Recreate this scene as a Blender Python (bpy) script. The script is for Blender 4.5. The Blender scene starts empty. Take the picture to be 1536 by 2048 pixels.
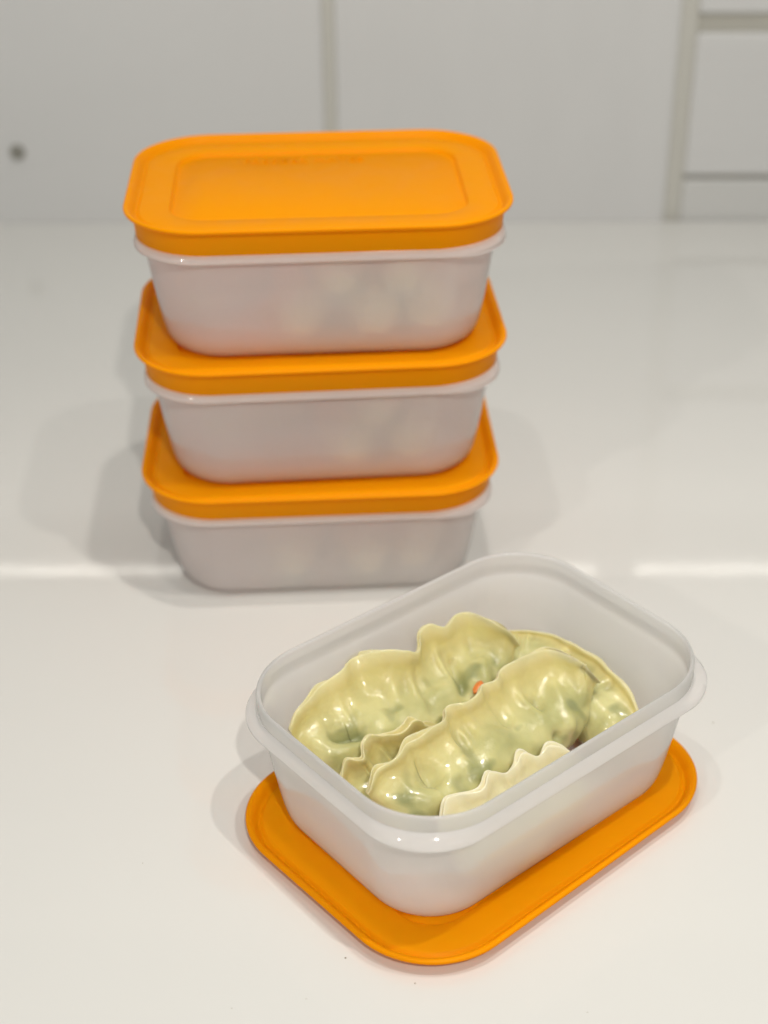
import bpy, math, random
import numpy as np
from mathutils import Matrix, Vector, noise

S = bpy.context.scene
COL = S.collection
random.seed(4)

# ------------------------------------------------------------------ camera
PITCH = 0.55728
cd = bpy.data.cameras.new('camera')
cam = bpy.data.objects.new('camera', cd)
COL.objects.link(cam)
cd.sensor_fit = 'AUTO'
cd.sensor_width = 36
cd.lens = 53.99
cd.shift_x = -0.02363
cd.clip_start = 0.01
cd.clip_end = 60
cd.dof.use_dof = True
cd.dof.focus_distance = 0.560
cd.dof.aperture_fstop = 6.4
cam.matrix_world = (Matrix.Translation((0, 0, 0.41697)) @ Matrix.Rotation(math.pi / 2 - PITCH, 4, 'X')
                    @ Matrix.Rotation(-0.00214, 4, 'Z'))
S.camera = cam

# ------------------------------------------------------------------ world, lamps, exposure
w = bpy.data.worlds.new('World')
S.world = w
w.use_nodes = True
bg = w.node_tree.nodes['Background']
bg.inputs[0].default_value = (0.94, 1.0, 0.96, 1)
bg.inputs[1].default_value = 0.29
S.view_settings.view_transform = 'Standard'
S.view_settings.look = 'None'
S.view_settings.exposure = 0.12
S.view_settings.gamma = 1.0
S.cycles.max_bounces = 28
S.cycles.diffuse_bounces = 20
S.cycles.glossy_bounces = 6
S.cycles.transmission_bounces = 24
S.cycles.transparent_max_bounces = 16


def ceiling_spot(loc, power, radius, beam=None, col=(1.0, 0.95, 0.87)):
    l = bpy.data.lights.new('ceiling_spot', 'SPOT' if beam else 'POINT')
    if beam:        # a downlight: shines straight down in a soft cone
        l.spot_size = math.radians(beam)
        l.spot_blend = 1.0
    l.energy = power
    l.shadow_soft_size = radius
    l.color = col
    o = bpy.data.objects.new('ceiling_spot', l)
    o.location = loc
    COL.objects.link(o)


ceiling_spot((0.27, 0.30, 1.05), 10.5, 0.013, 84)
ceiling_spot((-0.12, 0.36, 1.10), 4.5, 0.013, 84)
ceiling_spot((0.08, 0.49, 1.10), 8.5, 0.013, 84)
ceiling_spot((0.15, -0.42, 1.05), 23.5, 0.013)
ceiling_spot((-0.92, -0.76, 1.15), 13.0, 0.018)


def strip_lamp(x0, x1, y, z, power):
    l = bpy.data.lights.new('strip_lamp', 'AREA')
    l.shape = 'RECTANGLE'
    l.size = x1 - x0
    l.size_y = 0.0095
    l.energy = power
    l.color = (1.0, 0.95, 0.86)
    o = bpy.data.objects.new('strip_lamp', l)
    o.location = ((x0 + x1) / 2, y, z)
    COL.objects.link(o)


strip_lamp(-0.55, 0.1514, 1.030, 0.280, 0.10)
strip_lamp(0.1837, 0.75, 1.030, 0.280, 0.081)


# ------------------------------------------------------------------ materials
def mat(name):
    m = bpy.data.materials.new(name)
    m.use_nodes = True
    nt = m.node_tree
    return m, nt, nt.nodes, nt.links, nt.nodes['Principled BSDF']


def bump(nt, bsdf, scale, strength, dist, detail=3.0, vec=None):
    n, k = nt.nodes, nt.links
    tc = n.new('ShaderNodeTexCoord')
    no = n.new('ShaderNodeTexNoise')
    no.inputs['Scale'].default_value = scale
    no.inputs['Detail'].default_value = detail
    b = n.new('ShaderNodeBump')
    b.inputs['Strength'].default_value = strength
    b.inputs['Distance'].default_value = dist
    k.new(tc.outputs['Object'], no.inputs['Vector'])
    k.new(no.outputs['Fac'], b.inputs['Height'])
    k.new(b.outputs['Normal'], bsdf.inputs['Normal'])
    return no, b


def simple(name, col, rough, bscale=None, bstr=0.1, bdist=0.0002, coat=0.0, var=0.0):
    m, nt, n, k, p = mat(name)
    p.inputs['Base Color'].default_value = (*col, 1)
    p.inputs['Roughness'].default_value = rough
    p.inputs['Coat Weight'].default_value = coat
    p.inputs['Coat Roughness'].default_value = 0.08
    if bscale:
        no, b = bump(nt, p, bscale, bstr, bdist)
        if var:
            n2 = n.new('ShaderNodeTexNoise')
            n2.inputs['Scale'].default_value = bscale * 0.15
            n2.inputs['Detail'].default_value = 4
            mr = n.new('ShaderNodeMixRGB')
            mr.inputs[1].default_value = (*[c * (1 - var) for c in col], 1)
            mr.inputs[2].default_value = (*[min(1, c * (1 + var)) for c in col], 1)
            k.new(n2.outputs['Fac'], mr.inputs[0])
            k.new(mr.outputs[0], p.inputs['Base Color'])
    return m


def smudge(m, lo, hi, scale):
    """wiped, slightly uneven gloss"""
    n, k = m.node_tree.nodes, m.node_tree.links
    no = n.new('ShaderNodeTexNoise')
    no.inputs['Scale'].default_value = scale
    no.inputs['Detail'].default_value = 5
    no.inputs['Distortion'].default_value = 0.8
    tc = n.new('ShaderNodeTexCoord')
    mr = n.new('ShaderNodeMapRange')
    mr.inputs['From Min'].default_value = 0.35
    mr.inputs['From Max'].default_value = 0.7
    mr.inputs['To Min'].default_value = lo
    mr.inputs['To Max'].default_value = hi
    k.new(tc.outputs['Object'], no.inputs['Vector'])
    k.new(no.outputs['Fac'], mr.inputs['Value'])
    k.new(mr.outputs[0], n['Principled BSDF'].inputs['Roughness'])


M_counter = simple('counter_white', (0.70, 0.69, 0.67), 0.06, 90, 0.04, 0.0003, var=0.02)
smudge(M_counter, 0.035, 0.075, 14)
M_wall = simple('wall_paint', (0.69, 0.685, 0.685), 0.45, 60, 0.1, 0.0004, var=0.03)
M_wallcool = simple('wall_skirting_paint', (0.66, 0.655, 0.645), 0.35, 60, 0.1, 0.0004, var=0.03)
M_grout = simple('groove_grey', (0.60, 0.585, 0.54), 0.8, 200, 0.2, 0.0004)
M_dark = simple('dark_gap', (0.55, 0.53, 0.475), 0.8, 200, 0.2, 0.0004)
M_cap = simple('cap_grey', (0.27, 0.26, 0.23), 0.6, 300, 0.1, 0.0002)
M_shelf = simple('shelf_grey', (0.6, 0.59, 0.57), 0.6, 80, 0.1, 0.0004)
M_crumb = simple('crumb_brown', (0.26, 0.20, 0.13), 0.8, 900, 0.3, 0.0002)


def orange_plastic():
    m, nt, n, k, p = mat('orange_plastic')
    p.inputs['Base Color'].default_value = (0.97, 0.38, 0.001, 1)
    p.inputs['Roughness'].default_value = 0.45
    p.inputs['Specular IOR Level'].default_value = 0.06
    p.inputs['Subsurface Weight'].default_value = 0.25
    p.inputs['Subsurface Radius'].default_value = (1.0, 0.35, 0.05)
    p.inputs['Subsurface Scale'].default_value = 0.002
    no, b = bump(nt, p, 1600, 0.10, 0.0001, 2)
    smudge(m, 0.36, 0.52, 60)
    tr = n.new('ShaderNodeBsdfTranslucent')
    tr.inputs['Color'].default_value = (0.98, 0.43, 0.02, 1)
    mx = n.new('ShaderNodeMixShader')
    mx.inputs[0].default_value = 0.24
    k.new(p.outputs[0], mx.inputs[1])
    k.new(tr.outputs[0], mx.inputs[2])
    k.new(mx.outputs[0], n['Material Output'].inputs['Surface'])
    return m


def frosted_plastic():
    m, nt, n, k, p = mat('frosted_plastic')
    n.remove(p)
    out = n['Material Output']
    dif = n.new('ShaderNodeBsdfDiffuse')
    trl = n.new('ShaderNodeBsdfTranslucent')
    rfr = n.new('ShaderNodeBsdfRefraction')
    gls = n.new('ShaderNodeBsdfGlossy')
    fr = n.new('ShaderNodeFresnel')
    for s_ in (dif, trl):
        s_.inputs['Color'].default_value = (0.995, 0.985, 0.985, 1)
    rfr.inputs['Color'].default_value = (0.995, 0.993, 0.994, 1)
    rfr.inputs['Roughness'].default_value = 0.30
    rfr.inputs['IOR'].default_value = 1.12
    gls.inputs['Roughness'].default_value = 0.07
    fr.inputs['IOR'].default_value = 1.45
    mx = [n.new('ShaderNodeMixShader') for _ in range(3)]
    mx[0].inputs[0].default_value = 0.46
    mx[1].inputs[0].default_value = 0.44
    k.new(dif.outputs[0], mx[0].inputs[1])
    k.new(trl.outputs[0], mx[0].inputs[2])
    k.new(mx[0].outputs[0], mx[1].inputs[1])
    k.new(rfr.outputs[0], mx[1].inputs[2])
    ge = n.new('ShaderNodeNewGeometry')
    ml = n.new('ShaderNodeMath')
    ml.operation = 'SUBTRACT'
    ml.use_clamp = True
    k.new(fr.outputs[0], ml.inputs[0])
    k.new(ge.outputs['Backfacing'], ml.inputs[1])
    k.new(ml.outputs[0], mx[2].inputs[0])
    k.new(mx[1].outputs[0], mx[2].inputs[1])
    k.new(gls.outputs[0], mx[2].inputs[2])
    k.new(mx[2].outputs[0], out.inputs['Surface'])
    return m


def dumpling_mat():
    m, nt, n, k, p = mat('boiled_dumpling_dough')
    tc = n.new('ShaderNodeTexCoord')
    at = n.new('ShaderNodeAttribute')
    at.attribute_name = 'fin'
    # filling seen through the wrapper: soft green and pale blobs
    n1 = n.new('ShaderNodeTexNoise')
    n1.inputs['Scale'].default_value = 65
    n1.inputs['Detail'].default_value = 2.5
    n2 = n.new('ShaderNodeTexNoise')
    n2.inputs['Scale'].default_value = 100
    n2.inputs['Detail'].default_value = 1.0
    for q in (n1, n2):
        k.new(tc.outputs['Object'], q.inputs['Vector'])
    r1 = n.new('ShaderNodeValToRGB')
    r1.color_ramp.elements[0].position = 0.36
    r1.color_ramp.elements[0].color = (0.44, 0.43, 0.185, 1)
    r1.color_ramp.elements[1].position = 0.62
    r1.color_ramp.elements[1].color = (0.63, 0.595, 0.29, 1)
    k.new(n1.outputs['Fac'], r1.inputs[0])
    r2 = n.new('ShaderNodeValToRGB')
    r2.color_ramp.elements[0].position = 0.55
    r2.color_ramp.elements[0].color = (0, 0, 0, 1)
    r2.color_ramp.elements[1].position = 0.68
    r2.color_ramp.elements[1].color = (0.46, 0.46, 0.46, 1)
    k.new(n2.outputs['Fac'], r2.inputs[0])
    mg = n.new('ShaderNodeMixRGB')
    mg.inputs[2].default_value = (0.12, 0.16, 0.06, 1)
    k.new(r1.outputs[0], mg.inputs[1])
    k.new(r2.outputs[0], mg.inputs[0])
    mf = n.new('ShaderNodeMixRGB')
    mf.inputs[2].default_value = (0.66, 0.56, 0.23, 1)
    k.new(at.outputs['Fac'], mf.inputs[0])
    k.new(mg.outputs[0], mf.inputs[1])
    ap = n.new('ShaderNodeAttribute')
    ap.attribute_name = 'pale'
    mp = n.new('ShaderNodeMixRGB')
    mp.inputs[2].default_value = (0.84, 0.76, 0.52, 1)
    k.new(ap.outputs['Fac'], mp.inputs[0])
    k.new(mf.outputs[0], mp.inputs[1])
    k.new(mp.outputs[0], p.inputs['Base Color'])
    p.inputs['Roughness'].default_value = 0.30
    p.inputs['Subsurface Weight'].default_value = 0.45
    p.inputs['Subsurface Radius'].default_value = (1.0, 0.75, 0.35)
    p.inputs['Subsurface Scale'].default_value = 0.006
    p.inputs['Specular IOR Level'].default_value = 0.3
    p.inputs['Coat Weight'].default_value = 1.0
    p.inputs['Coat Roughness'].default_value = 0.035
    p.inputs['Coat IOR'].default_value = 1.4
    nb = n.new('ShaderNodeTexNoise')
    nb.inputs['Scale'].default_value = 520
    nb.inputs['Detail'].default_value = 2.2
    k.new(tc.outputs['Object'], nb.inputs['Vector'])
    b = n.new('ShaderNodeBump')
    b.inputs['Strength'].default_value = 0.32
    b.inputs['Distance'].default_value = 0.0006
    k.new(nb.outputs['Fac'], b.inputs['Height'])
    k.new(b.outputs['Normal'], p.inputs['Normal'])
    k.new(b.outputs['Normal'], p.inputs['Coat Normal'])
    return m


M_orange = orange_plastic()
M_frost = frosted_plastic()
M_dough = dumpling_mat()


# ------------------------------------------------------------------ object helpers
def link(name, me, m=None, parent=None):
    o = bpy.data.objects.new(name, me)
    COL.objects.link(o)
    if m is not None and me is not None and not me.materials:
        me.materials.append(m)
    if parent is not None:
        o.parent = parent
    return o


def tag(o, label=None, cat=None, group=None, kind=None):
    for k_, v in (('label', label), ('category', cat), ('group', group), ('kind', kind)):
        if v:
            o[k_] = v
    return o


def mesh(name, v, f, smooth=True, sharp=None):
    me = bpy.data.meshes.new(name)
    me.from_pydata([tuple(map(float, q)) for q in v], [], f)
    me.polygons.foreach_set('use_smooth', [smooth] * len(me.polygons))
    if sharp:
        me.set_sharp_from_angle(angle=math.radians(sharp))
    me.update()
    return me


def box_mesh(name, x0, x1, y0, y1, z0, z1, b=0.0):
    """box with a small chamfer on every edge"""
    import bmesh
    bm = bmesh.new()
    bmesh.ops.create_cube(bm, size=1)
    for q in bm.verts:
        q.co = ((x0 + x1) / 2 + q.co.x * (x1 - x0), (y0 + y1) / 2 + q.co.y * (y1 - y0),
                (z0 + z1) / 2 + q.co.z * (z1 - z0))
    if b:
        bmesh.ops.bevel(bm, geom=bm.edges[:], offset=b, segments=2, affect='EDGES', profile=0.5)
    me = bpy.data.meshes.new(name)
    bm.to_mesh(me)
    bm.free()
    return me


# ------------------------------------------------------------------ setting
counter = link('counter', box_mesh('counter', -1.6, 1.6, -0.5, 1.0735, -0.03, 0.0), M_counter)
tag(counter, kind='structure')

YW = 1.074
wall = link('wall', box_mesh('wall', -1.6, 1.6, YW + 0.006, YW + 0.06, -0.03, 0.75), M_dark)
tag(wall, kind='structure')
bev = 0.0022
for (x0, x1, z0, z1) in ((-1.6, -0.0588, -0.02, 0.75), (-0.0503, 0.1885, -0.02, 0.75),
                         (0.2005, 1.6, 0.0345, 0.1365), (0.2005, 1.6, 0.1495, 0.75)):
    link('wall_panel', box_mesh('wall_panel', x0, x1, YW, YW + 0.0058, z0, z1, bev), M_wall, wall)
link('skirting_panel', box_mesh('skirting_panel', 0.2005, 1.6, YW + 0.002, YW + 0.0058, -0.02, 0.031, bev),
     M_wallcool, wall)
for (x0, x1) in ((-0.0588, -0.0503), (0.1885, 0.2005)):
    link('groove', box_mesh('groove', x0 + 0.0002, x1 - 0.0002, YW + 0.003, YW + 0.0057, -0.02, 0.75), M_grout, wall)

shelf = link('wall_shelf', box_mesh('wall_shelf', -1.6, 1.6, 1.012, YW - 0.001, 0.284, 0.312, 0.002), M_shelf)
tag(shelf, kind='structure')

# dark screw cap on the wall, left
import bmesh
bm = bmesh.new()
bmesh.ops.create_cone(bm, cap_ends=True, segments=28, radius1=0.0055, radius2=0.0046, depth=0.003)
me = bpy.data.meshes.new('screw_cap')
bm.to_mesh(me)
bm.free()
cap = link('screw_cap', me, M_cap)
cap.rotation_euler = (math.pi / 2, 0, 0)
cap.location = (-0.2803, YW - 0.0015, 0.0531)
tag(cap, 'small dark round screw cap on the grey wall at the left', 'screw cap')

# ------------------------------------------------------------------ containers and lids
L, W, R0 = 0.165, 0.1235, 0.034
NC = 18


def ring(i, r, z, tab=0.0):
    hx, hy = L / 2 - i, W / 2 - i
    out = []
    for cx, cy, a0 in ((1, 1, 0), (-1, 1, 90), (-1, -1, 180), (1, -1, 270)):
        rr = r - (tab if (cx, cy) == (1, -1) else 0)
        for t in range(NC + 1):
            a = math.radians(a0 + 90 * t / NC)
            out.append((cx * (hx - rr) + rr * math.cos(a), cy * (hy - rr) + rr * math.sin(a), z))
    return out


def loft(name, rings, close=False, cap0=False, cap1=False, sharp=40):
    v, f = [], []
    n = len(rings[0])
    for q in rings:
        v += q
    m = len(rings)
    for a in range(m if close else m - 1):
        b = (a + 1) % m
        for i in range(n):
            j = (i + 1) % n
            f.append((a * n + i, a * n + j, b * n + j, b * n + i))
    if cap0:
        f.append(tuple(range(n - 1, -1, -1)))
    if cap1:
        f.append(tuple((m - 1) * n + i for i in range(n)))
    return mesh(name, v, f, True, sharp)


HR = 0.0572          # rim top above the container's base


def tub_mesh():
    o = [  # outside, base to rim (inset, z, corner radius)
        (0.0205, 0.0005, 0.0205), (0.0193, 0.0000, 0.0213), (0.0178, 0.0003, 0.0224), (0.0163, 0.0011, 0.0236), (0.0150, 0.0024, 0.0247),
        (0.0138, 0.0042, 0.0257), (0.0127, 0.0070, 0.0267), (0.0118, 0.0110, 0.0275), (0.0107, 0.0170, 0.0283), (0.0093, 0.0260, 0.0292),
        (0.0076, 0.0380, 0.0302), (0.0067, 0.0455, 0.0306),
        (0.0063, 0.0474, 0.0304), (0.0059, 0.0484, 0.0305),
        (0.0057, 0.0520, 0.0306), (0.0057, 0.0562, 0.0306), (0.0059, 0.0568, 0.0305), (0.0063, 0.0572, 0.0302),
        (0.0068, 0.0572, 0.0299), (0.0072, 0.0568, 0.0296), (0.0074, 0.0562, 0.0294),
        (0.0075, 0.0500, 0.0292), (0.0077, 0.0488, 0.0290), (0.0082, 0.0474, 0.0286), (0.0087, 0.0455, 0.0288),
        (0.0095, 0.0380, 0.0284), (0.0110, 0.0260, 0.0274), (0.0123, 0.0170, 0.0267), (0.0134, 0.0112, 0.0259),
        (0.0143, 0.0075, 0.0251), (0.0153, 0.0050, 0.0242), (0.0164, 0.0033, 0.0232), (0.0178, 0.0022, 0.0220), (0.0194, 0.0018, 0.0207),
        (0.0220, 0.0017, 0.0182)]
    return loft('tub', [ring(i, r, z) for i, z, r in o], cap0=True, cap1=True, sharp=70)


def flange_mesh():
    o = [(0.0063, 0.0470, 0.0300, 0.0), (0.0054, 0.0459, 0.0300, 0.0), (0.0042, 0.0456, 0.0292, 0.002), (0.0035, 0.0457, 0.0289, 0.004), (0.0032, 0.0461, 0.0287, 0.002),
         (0.0032, 0.0470, 0.0287, 0.002), (0.0035, 0.0478, 0.0289, 0.004), (0.0041, 0.0491, 0.0293, 0.002), (0.0049, 0.0503, 0.0302, 0.0),
         (0.0056, 0.0512, 0.0306, 0.0), (0.0058, 0.0510, 0.0304, 0.0)]
    return loft('rim', [ring(i, r, z, t) for i, z, r, t in o], close=True, sharp=70)


def lid_mesh(skirt):
    zs = -skirt
    o = [  # underside centre out, round the skirt, over the lip, into the recess
        (0.0230, -0.0062, 0.0120), (0.0100, -0.0042, 0.0240), (0.0070, -0.0046, 0.0270), (0.0060, -0.0054, 0.0283),
        (0.0058, zs + 0.0003, 0.0285), (0.0056, zs, 0.0287), (0.0046, zs, 0.0297), (0.0043, zs + 0.0003, 0.0300),
        (0.0036, -0.0034, 0.0305), (0.0032, -0.0027, 0.0309), (0.0022, -0.0022, 0.0318), (0.0007, -0.0019, 0.0333), (0.0002, -0.0015, 0.0338),
        (0.0000, -0.0010, 0.0340), (0.0000, -0.0005, 0.0340), (0.0003, -0.0001, 0.0337), (0.0008, 0.0001, 0.0332),
        (0.0015, 0.0000, 0.0325), (0.0022, -0.0004, 0.0318), (0.0032, -0.0014, 0.0308), (0.0039, -0.0024, 0.0301), (0.0045, -0.0034, 0.0295), (0.0051, -0.0037, 0.0289), (0.0057, -0.0034, 0.0283),
        (0.0063, -0.0026, 0.0277), (0.0070, -0.0024, 0.0270), (0.0186, -0.0024, 0.0165), (0.0190, -0.0026, 0.0161),
        (0.0195, -0.0041, 0.0156), (0.0199, -0.0046, 0.0152), (0.0206, -0.0045, 0.0145), (0.0213, -0.0041, 0.0139)]
    dz = 0.0012   # floor at z = 0
    return loft('lid', [ring(i, r, z + dz) for i, z, r in o], cap0=True, cap1=True, sharp=60)


ME_TUB, ME_RIM, ME_LID, ME_LIDLOW = tub_mesh(), flange_mesh(), lid_mesh(0.0134), lid_mesh(0.0067)
for q, m_ in ((ME_TUB, M_frost), (ME_RIM, M_frost), (ME_LID, M_orange), (ME_LIDLOW, M_orange)):
    q.materials.append(m_)


def lettering_mesh():
    c = bpy.data.curves.new('lettering', 'FONT')
    c.body = 'FREEZER MATES'
    c.size = 0.0074
    c.extrude = 0.0005
    c.align_x = 'CENTER'
    c.space_character = 1.06
    t = bpy.data.objects.new('lettering_source', c)
    COL.objects.link(t)
    bpy.context.view_layer.update()
    me_ = bpy.data.meshes.new_from_object(t.evaluated_get(bpy.context.evaluated_depsgraph_get()))
    bpy.data.objects.remove(t)
    bpy.data.curves.remove(c)
    me_.name = 'lettering'
    me_.materials.clear()
    me_.materials.append(M_orange)
    return me_


ME_TXT = lettering_mesh()

PER = 0.06236
stack = [  # x, y, yaw, label
    (-0.0421, 0.6445, 0.0640, 'bottom frosted container of the stack standing on the white counter under two others'),
    (-0.0406, 0.6470, 0.0850, 'middle frosted container sandwiched between the two others of the stack'),
    (-0.0393, 0.6497, 0.0715, 'topmost frosted container of the stack with its orange lid fully in view')]
GROUP_C = 'lidded freezer containers in the stack'
stack_mats = []
for k_, (x, y, a, lab) in enumerate(stack):
    root = link('freezer_container', None)
    root.location = (x, y, PER * k_)
    root.rotation_euler = (0, 0, a)
    tag(root, lab, 'container', GROUP_C)
    tub = link('tub', ME_TUB, parent=root)
    if k_:      # its foot sits in the recess of the lid below
        tub.location.z = -0.0037
        tub.scale.z = 1.065
    link('rim', ME_RIM, parent=tub)
    lid = link('lid', ME_LID, parent=root)
    lid.location = (0, 0, PER - 0.0025)
    if k_ == 2:
        tx = link('lettering', ME_TXT, parent=lid)
        tx.location = (-0.0060, 0.0300, -0.0029)
    stack_mats.append(Matrix.Translation((x, y, PER * k_)) @ Matrix.Rotation(a, 4, 'Z'))

lidlow = link('container_lid', ME_LIDLOW)
lidlow.location = (0.0258, 0.4528, 0.0055)
lidlow.rotation_euler = (0, 0, 0.730)
tag(lidlow, 'loose orange plastic lid lying on the counter under the open container', 'lid')

OX, OY, OA, OZ = 0.0261, 0.4558, 0.702, 0.0044
opened = link('food_container', None)
opened.location = (OX, OY, OZ)
opened.rotation_euler = (0, 0, OA)
tag(opened, 'open frosted container of dumplings without a lid, standing on a loose orange lid', 'container')
tub = link('tub', ME_TUB, parent=opened)
tub.scale.z = 1.035
link('rim', ME_RIM, parent=tub)
MO = Matrix.Translation((OX, OY, 0)) @ Matrix.Rotation(OA, 4, 'Z')      # dumpling coordinates, height from the counter


# ------------------------------------------------------------------ dumplings
def spline(P, n):
    P = np.asarray(P, float)
    m = len(P)
    d = np.r_[0, np.cumsum(np.linalg.norm(np.diff(P, axis=0), axis=1) ** 0.6)]
    d /= d[-1]
    Q = np.vstack([2 * P[0] - P[1], P, 2 * P[-1] - P[-2]])
    out = []
    for t in np.linspace(0, 1, n):
        i = min(np.searchsorted(d, t, 'right') - 1, m - 2)
        u = (t - d[i]) / (d[i + 1] - d[i])
        a, b, c, e = Q[i], Q[i + 1], Q[i + 2], Q[i + 3]
        out.append(0.5 * (2 * b + (c - a) * u + (2 * a - 5 * b + 4 * c - e) * u ** 2 + (3 * b - a - 3 * c + e) * u ** 3))
    return np.array(out)


def unit(v):
    return v / (np.linalg.norm(v, axis=-1, keepdims=True) + 1e-12)


def make_dumpling(seed, spine, tip, a, b, folds=(), wave=1.2, nwave=8, ns=190, nh=60, endp=3.2, lump=1.0, finlo=0.55, pale=0.0, ply=2.0, pleat=1.15):
    """One continuous skin: round belly along the spine, drawn up to a thin wavy sealed edge along the tip line (mm)."""
    rs = np.random.RandomState(seed)
    C = spline(spine, ns)
    T = spline(tip, ns)
    # smooth the frame
    tan = unit(np.gradient(C, axis=0))
    s = np.linspace(-1, 1, ns)
    Ts = T.copy()
    ker = np.hanning(31)
    ker /= ker.sum()
    for j in range(3):
        Ts[:, j] = np.convolve(np.pad(T[:, j], 15, 'edge'), ker, 'valid')
    U = Ts - C
    U = unit(U - (U * tan).sum(1, keepdims=True) * tan)
    V = np.cross(tan, U)
    env = np.sqrt(np.clip(1 - np.abs(s) ** endp, 0, 1))
    sw = np.array([noise.noise(Vector((q * 2.2, seed * 3.7, 0.3))) for q in s])
    A = 0.55 + (a - 0.55) * env * (1 + 0.30 * sw)
    B = b * (0.35 + 0.65 * env) * (1 + 0.16 * np.roll(sw, 40))
    # section template: right half, from the tip to the belly bottom
    verts = np.zeros((ns, 2 * nh, 3))
    fin = np.zeros((ns, 2 * nh))
    drop = np.zeros((ns, 2 * nh))
    tipw = np.zeros((ns, 2 * nh))
    ph = rs.uniform(0, 6, 4)
    for i in range(ns):
        aa, bb = A[i], B[i]
        F = np.dot(T[i] - C[i], U[i]) - bb
        F = max(F, 1.5)
        tv = np.dot(T[i] - C[i], V[i])
        tt = np.dot(T[i] - C[i], tan[i])
        th = 0.42
        w_ = min(1.0, aa / a + 0.05)
        half = []
        for sd in (0, 1):
            g = (0.25 + ply * (0.5 + 0.5 * math.sin(7 * s[i] + 2.2 * math.sin(3 * s[i] + ph[3]) + ph[2] + 2.1 * sd)) * min(1, 3 * env[i])) * 0.5
            e_ = bb + F + (0.6 * ply * math.sin(8 * s[i] + 2.5 * math.sin(4 * s[i] + ph[2]) + ph[3]) if sd else 0.0)
            P = np.array([(0.0, bb + F - 0.3 - 1.3 * g), (g * 0.5, bb + F - 0.1 - 0.9 * g), (g, e_ - 0.02), (g + 0.32, e_ + 0.14), (g + 0.66, e_ - 0.2),
                          (g * 0.85 + 0.68, bb + F * 0.80), (0.3 * g + th + 0.1, bb + F * 0.5),
                          (th + 0.10 * aa * w_, bb + F * 0.18), (0.36 * aa + th * .5, bb * 0.86), (0.74 * aa, bb * 0.56), (aa, bb * 0.06),
                          (0.93 * aa, -bb * 0.45), (0.62 * aa, -bb * 0.86), (0.0, -bb)])
            half.append(spline(P, nh))
        full = np.vstack([half[0], (half[1] * [-1, 1])[::-1]])
        u = full[:, 1]
        # lateral shift to the traced tip, and the waviness of the sealed edge
        wgt = np.clip((u - bb * 0.25) / (bb * 0.75 + F), 0, 1) ** 1.3
        wv = wave * (math.sin(nwave * 2.4 * s[i] + 1.6 * math.sin(2.7 * s[i] + ph[2]) + ph[0]) + 0.5 * math.sin(nwave * 4.1 * s[i] + 2 * math.sin(3.3 * s[i]) + ph[1]))
        lat = full[:, 0] + wgt * (tv + wv * (1 - 0.4 * abs(s[i])))
        lon = wgt * tt
        verts[i] = C[i] + lat[:, None] * V[i] + u[:, None] * U[i] + lon[:, None] * tan[i]
        fin[i] = np.clip((u - bb * finlo) / ((1 - finlo) * bb + 0.6 * F), 0, 1) ** 1.2
        tipw[i] = np.clip((u - bb - F * 0.62) / (0.35 * F), 0, 1)
        drop[i] = np.clip((u + 0.3 * bb) / (1.3 * bb), 0, 1)
    edge = np.clip((np.abs(s) - 0.80) / 0.2, 0, 1) ** 1.5
    fin = np.maximum(fin, edge[:, None] * 0.9)
    # normals on the grid
    du = np.gradient(verts, axis=0)
    dv = np.roll(verts, -1, 1) - np.roll(verts, 1, 1)
    N = unit(np.cross(du, dv))
    cen = verts - C[:, None, :]
    if (N * cen).sum() < 0:
        N = -N
    body = 1 - np.clip(fin * 1.6, 0, 1)
    disp = np.zeros(fin.shape)
    off = rs.uniform(-50, 50, 3)
    for i in range(ns):
        for j in range(2 * nh):
            p = verts[i, j]
            q = Vector(p) / 12.0 + Vector(off)
            d1 = noise.noise(q) * 1.35 + noise.noise(q * 2.1) * 0.5
            d2 = noise.noise(Vector(p) / 3.2 + Vector(off)) * 0.07
            disp[i, j] = (d1 * lump) * (0.06 + 0.94 * body[i, j]) * min(1, A[i] / a + .1) + d2
    # pleats that run down from the sealed edge
    side = np.where(np.arange(2 * nh) < nh, 1.0, 0.0)
    for q in range(2 * nwave):
        sk = -0.95 + 1.9 * (q // 2 + rs.uniform(0.1, 0.9)) / nwave
        wd = rs.uniform(0.022, 0.05)
        sd = side if q % 2 else 1 - side
        slant = rs.uniform(-0.12, 0.12)
        ln = rs.uniform(0.1, 0.75)
        x_ = s[:, None] - sk - slant * (1 - drop)
        g_ = np.exp(-(x_ / wd) ** 2) - 0.9 * np.exp(-((x_ - 1.5 * wd) / wd) ** 2)
        fall = np.clip((drop - (1 - ln)) / max(ln, .1), 0, 1) ** 1.2
        disp += pleat * rs.uniform(0.4, 1.25) * g_ * fall * sd[None, :] * (1 - np.clip(fin * 1.5 - 0.55, 0, 1)) * env[:, None]
    for (p, q, r, dep) in folds:
        flat = verts.reshape(-1, 3)
        p, q = (flat[((flat - np.array(e, float)) ** 2).sum(1).argmin()] for e in (p, q))
        pq = q - p
        t = np.clip(((verts - p) * pq).sum(2) / (pq @ pq + 1e-9), 0, 1)
        dist = np.linalg.norm(verts - (p + t[..., None] * pq), axis=2)
        disp -= dep * np.exp(-(dist / r) ** 2) * (1 - np.clip(fin * 1.2 - 0.1, 0, 1))
    verts = verts + N * disp[..., None]
    v = verts.reshape(-1, 3) / 1000.0
    n2 = 2 * nh
    f = []
    for i in range(ns - 1):
        for j in range(n2):
            jj = (j + 1) % n2
            f.append((i * n2 + j, i * n2 + jj, (i + 1) * n2 + jj, (i + 1) * n2 + j))
    f.append(tuple(range(n2 - 1, -1, -1)))
    f.append(tuple((ns - 1) * n2 + j for j in range(n2)))
    me_ = mesh('dumpling', v, f)
    at = me_.attributes.new('fin', 'FLOAT', 'POINT')
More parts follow.
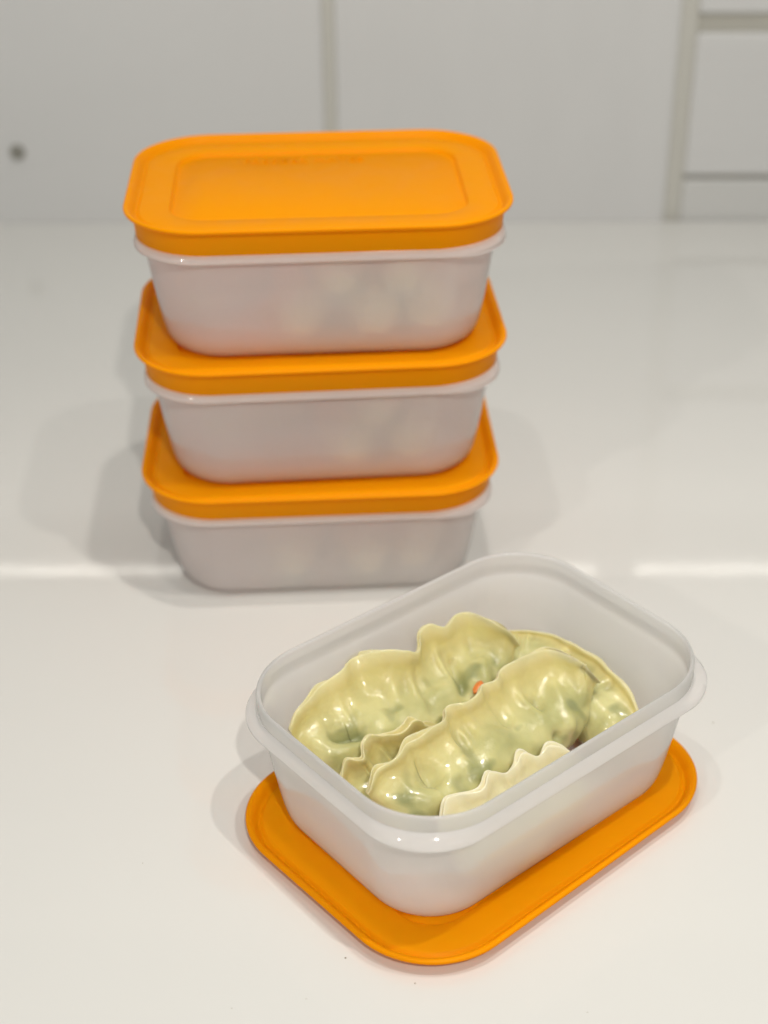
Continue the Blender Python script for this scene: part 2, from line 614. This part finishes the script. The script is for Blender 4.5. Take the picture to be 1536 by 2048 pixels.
    at.data.foreach_set('value', fin.reshape(-1).astype(np.float32))
    at = me_.attributes.new('pale', 'FLOAT', 'POINT')
    at.data.foreach_set('value', np.clip(tipw * 0.40 + pale, 0, 1).reshape(-1).astype(np.float32))
    import bmesh as _b
    bm_ = _b.new()
    bm_.from_mesh(me_)
    _b.ops.recalc_face_normals(bm_, faces=bm_.faces[:])
    bm_.to_mesh(me_)
    bm_.free()
    me_.materials.append(M_dough)
    return me_


GROUP_D = 'dumplings in the open container'
FOLDS_A = [((-41, 33.5, 32), (-34, 31, 29), 4.2, 7.5), ((16.6, 29.8, 45), (13.2, 22.8, 32), 2.4, 4.5), ((26, 26, 45), (22, 20, 33), 3.5, -2.6),
           ((-27, 38, 42), (-27, 37, 41), 5.0, -1.3), ((-17, 36, 40), (-18, 29, 31), 2.6, 1.6)]
FOLDS_B = [((-39, -6, 33), (-34, -10, 31), 4.6, 7.0), ((24.7, -7.5, 42), (22.7, -16.3, 30), 1.9, 2.6), ((34, -6, 44), (29, -16, 32), 3.2, -2.4),
           ((10.7, -1.2, 43), (8, -8, 38), 2.5, 1.8), ((-26, -3, 40), (-24, -6, 38), 5.0, -1.6),
           ((-24, -14, 28), (-22, -15, 26), 4.0, 1.4), ((-4, -8, 39), (-2, -10, 36), 5.0, -1.6)]
ME_D = {}
# long one at the back left, sealed edge leaning on the rear wall
ME_D['back'] = make_dumpling(
    3, [(-55, 39, 26), (-38, 35, 24), (-12, 31, 24), (14, 30, 25), (33, 29, 28), (43, 27, 34)],
    [(-57, 44, 38), (-52, 46, 42), (-44, 48, 43.5), (-37, 49.5, 45), (-27, 51, 46), (-19, 52, 48), (-9, 47, 50), (-2, 41, 50), (3, 38, 48.5),
     (8, 45, 50), (14, 46.5, 52), (20, 41, 51), (27, 43.5, 52), (33, 41, 52), (37, 31, 51), (40, 24, 48), (43, 22, 42)],
    14.5, 13.5, folds=FOLDS_A,
    wave=1.4, nwave=7)
ME_D['front'] = make_dumpling(
    11, [(-54, -5, 29), (-36, -9, 27), (-6, -10, 27), (22, -9, 28), (40, -8, 32), (48, -9, 38)],
    [(-57, -3, 38), (-53, -2.5, 44), (-47, -3, 46), (-39, -1, 48), (-33, -2.5, 49), (-28, -1, 50), (-18, 0, 49.5), (-11, 3, 50.5), (-4, 2, 49.5), (5, 5, 50),
     (12, 3, 51), (20, 6.5, 52), (30, 4.5, 53), (39, 1, 53), (45, -9, 51), (49, -13, 46), (51, -13, 41)],
    14.0, 13.5, folds=FOLDS_B,
    wave=1.7, nwave=8)
ME_D['right'] = make_dumpling(
    23, [(38, 39, 27), (50, 24, 25), (54, 3, 25), (52, -16, 24), (49, -33, 21)],
    [(42, 43, 34), (50, 35, 38), (57, 22, 41), (60.5, 5, 42), (60, -12, 41), (58.5, -25, 38), (56, -36, 30)],
    13.0, 13.0, wave=0.7, nwave=5, lump=1.3, finlo=0.9, ply=0.3)
ME_D['near'] = make_dumpling(
    31, [(-42, -35, 20), (-22, -37, 19), (0, -37, 19), (20, -38, 20)],
    [(-46, -31, 28), (-42, -27.5, 34), (-38.5, -25, 39), (-34, -26, 39.5), (-27, -29, 39), (-23, -28, 39.5), (-18, -25.5, 41), (-13, -28.5, 39.5),
     (-7, -28, 40), (-2, -26, 41.5), (3, -30, 39.5), (9, -29, 40.5), (14, -33, 39), (20, -36, 32)],
    10.0, 10.5, wave=0.35, nwave=8, pale=0.6)
ME_D['between'] = make_dumpling(
    47, [(-53, 15, 19), (-36, 14, 18), (-15, 13, 17), (6, 13, 16)],
    [(-57, 15, 27), (-53, 16.5, 33), (-50, 18, 36.5), (-47, 16, 36), (-44, 15.5, 35.5), (-41, 19, 38.5), (-37, 20, 39.5), (-32, 17, 38.5), (-26, 14.5, 39),
     (-21, 14.5, 41), (-18, 13.5, 41), (-15, 13, 37), (-5, 13, 31), (8, 13, 26)],
    8.5, 9.0, wave=0.35, nwave=8)
ME_D['plain'] = make_dumpling(
    61, [(-37, 0, 0), (-18, 0, -1), (0, 0, -1), (18, 0, -1), (37, 0, 0)],
    [(-38, 2, 12), (-30, -1, 16), (-20, 2, 18), (-10, -1, 19), (0, 2, 18), (10, -1, 19), (20, 2, 18), (30, -1, 16), (38, 1, 12)],
    13.0, 12.5, wave=1.0, nwave=6, pale=0.7)
labs = {'back': 'long pale dumpling along the rear left wall with its pleated edge leaning on it',
        'front': 'big glossy dumpling in the middle front with a thin white pleated edge',
        'right': 'greenish dumpling curving along the right wall behind the others',
        'near': 'dumpling behind the near rim of which only the cream pleated edge shows',
        'between': 'dumpling wedged low at the left between the two long ones'}
for key in ('back', 'front', 'right', 'near', 'between'):
    o = link('dumpling', ME_D[key])
    o.matrix_world = MO
    tag(o, labs[key], 'dumpling', GROUP_D)

# an orange bit in the gap between the dumplings
M_bit = simple('orange_bit', (0.72, 0.20, 0.03), 0.35, 700, 0.2, 0.0002, coat=0.6, var=0.15)
bm = bmesh.new()
bmesh.ops.create_icosphere(bm, subdivisions=3, radius=1.0)
for q in bm.verts:
    d_ = 1 + 0.25 * noise.noise(q.co * 1.7)
    q.co = Vector((q.co.x * 0.0034, q.co.y * 0.0017, q.co.z * 0.0014)) * d_
for f_ in bm.faces:
    f_.smooth = True
me = bpy.data.meshes.new('orange_bit')
bm.to_mesh(me)
bm.free()
bit = link('orange_bit', me, M_bit)
bit.matrix_world = MO @ Matrix.Translation((0.0160, 0.0165, 0.0370)) @ Matrix.Rotation(0.3, 4, 'Z') @ Matrix.Rotation(-0.3, 4, 'Y')
tag(bit, 'tiny orange bit of food showing in the gap between the dumplings', 'food bit')

# contents of the stacked containers, dimly seen through the frosted walls
places = [  # which mesh, its new centre (mm), turn
    [('plain', -14, -8, 15, 1.55), ('plain', 18, -8.5, 15, 1.65), ('plain', 45, -6, 16, 1.5)],
    [('plain', 10, -9, 15, 1.62), ('plain', 41, -8, 16, 1.5), ('plain', 24, -11, 36, 1.55), ('between', -30, 0, 16, 0.4)],
    [('plain', -8, -9, 16, 1.5), ('plain', 21, -9, 16, 1.62), ('plain', 48, -6, 17, 1.5), ('plain', 7, -12, 37, 1.6), ('plain', 36, -12, 37, 1.5),
     ('between', -42, 8, 15, 0.9)]]
names = ('bottom', 'middle', 'topmost')
for k_, lst in enumerate(places):
    for key, x, y, z, turn in lst:
        o = link('dumpling', ME_D[key])
        c = np.zeros(len(ME_D[key].vertices) * 3)
        ME_D[key].vertices.foreach_get('co', c)
        c = c.reshape(-1, 3)
        c = (c.min(0) + c.max(0)) / 2
        o.matrix_world = (stack_mats[k_] @ Matrix.Translation((x / 1000, y / 1000, z / 1000 + (0.0005 if k_ else 0.004))) @ Matrix.Rotation(turn, 4, 'Z')
                          @ Matrix.Translation(Vector(-c)))
        tag(o, 'pale dumpling dimly seen through the frosted wall of the %s container of the stack' % names[k_], 'dumpling',
            'dumplings inside the %s stacked container' % names[k_])

# ------------------------------------------------------------------ specks on the counter
bm = bmesh.new()
for (x, y, r) in ((-0.0222, 0.3738, 0.0006), (0.0020, 0.3625, 0.0005), (-0.0350, 0.3560, 0.0003), (0.128, 0.5010, 0.0005), (-0.060, 0.352, 0.0003),
                  (0.060, 0.350, 0.0003), (-0.100, 0.420, 0.0003), (0.150, 0.430, 0.0003)):
    g = bmesh.ops.create_icosphere(bm, subdivisions=1, radius=r * 0.6)
    for q in g['verts']:
        q.co = Vector((x, y, r * 0.25)) + Vector((q.co.x * random.uniform(.7, 1.5), q.co.y * random.uniform(.6, 1.2), q.co.z * 0.5))
me = bpy.data.meshes.new('crumbs')
bm.to_mesh(me)
bm.free()
tag(link('crumbs', me, M_crumb), kind='stuff')
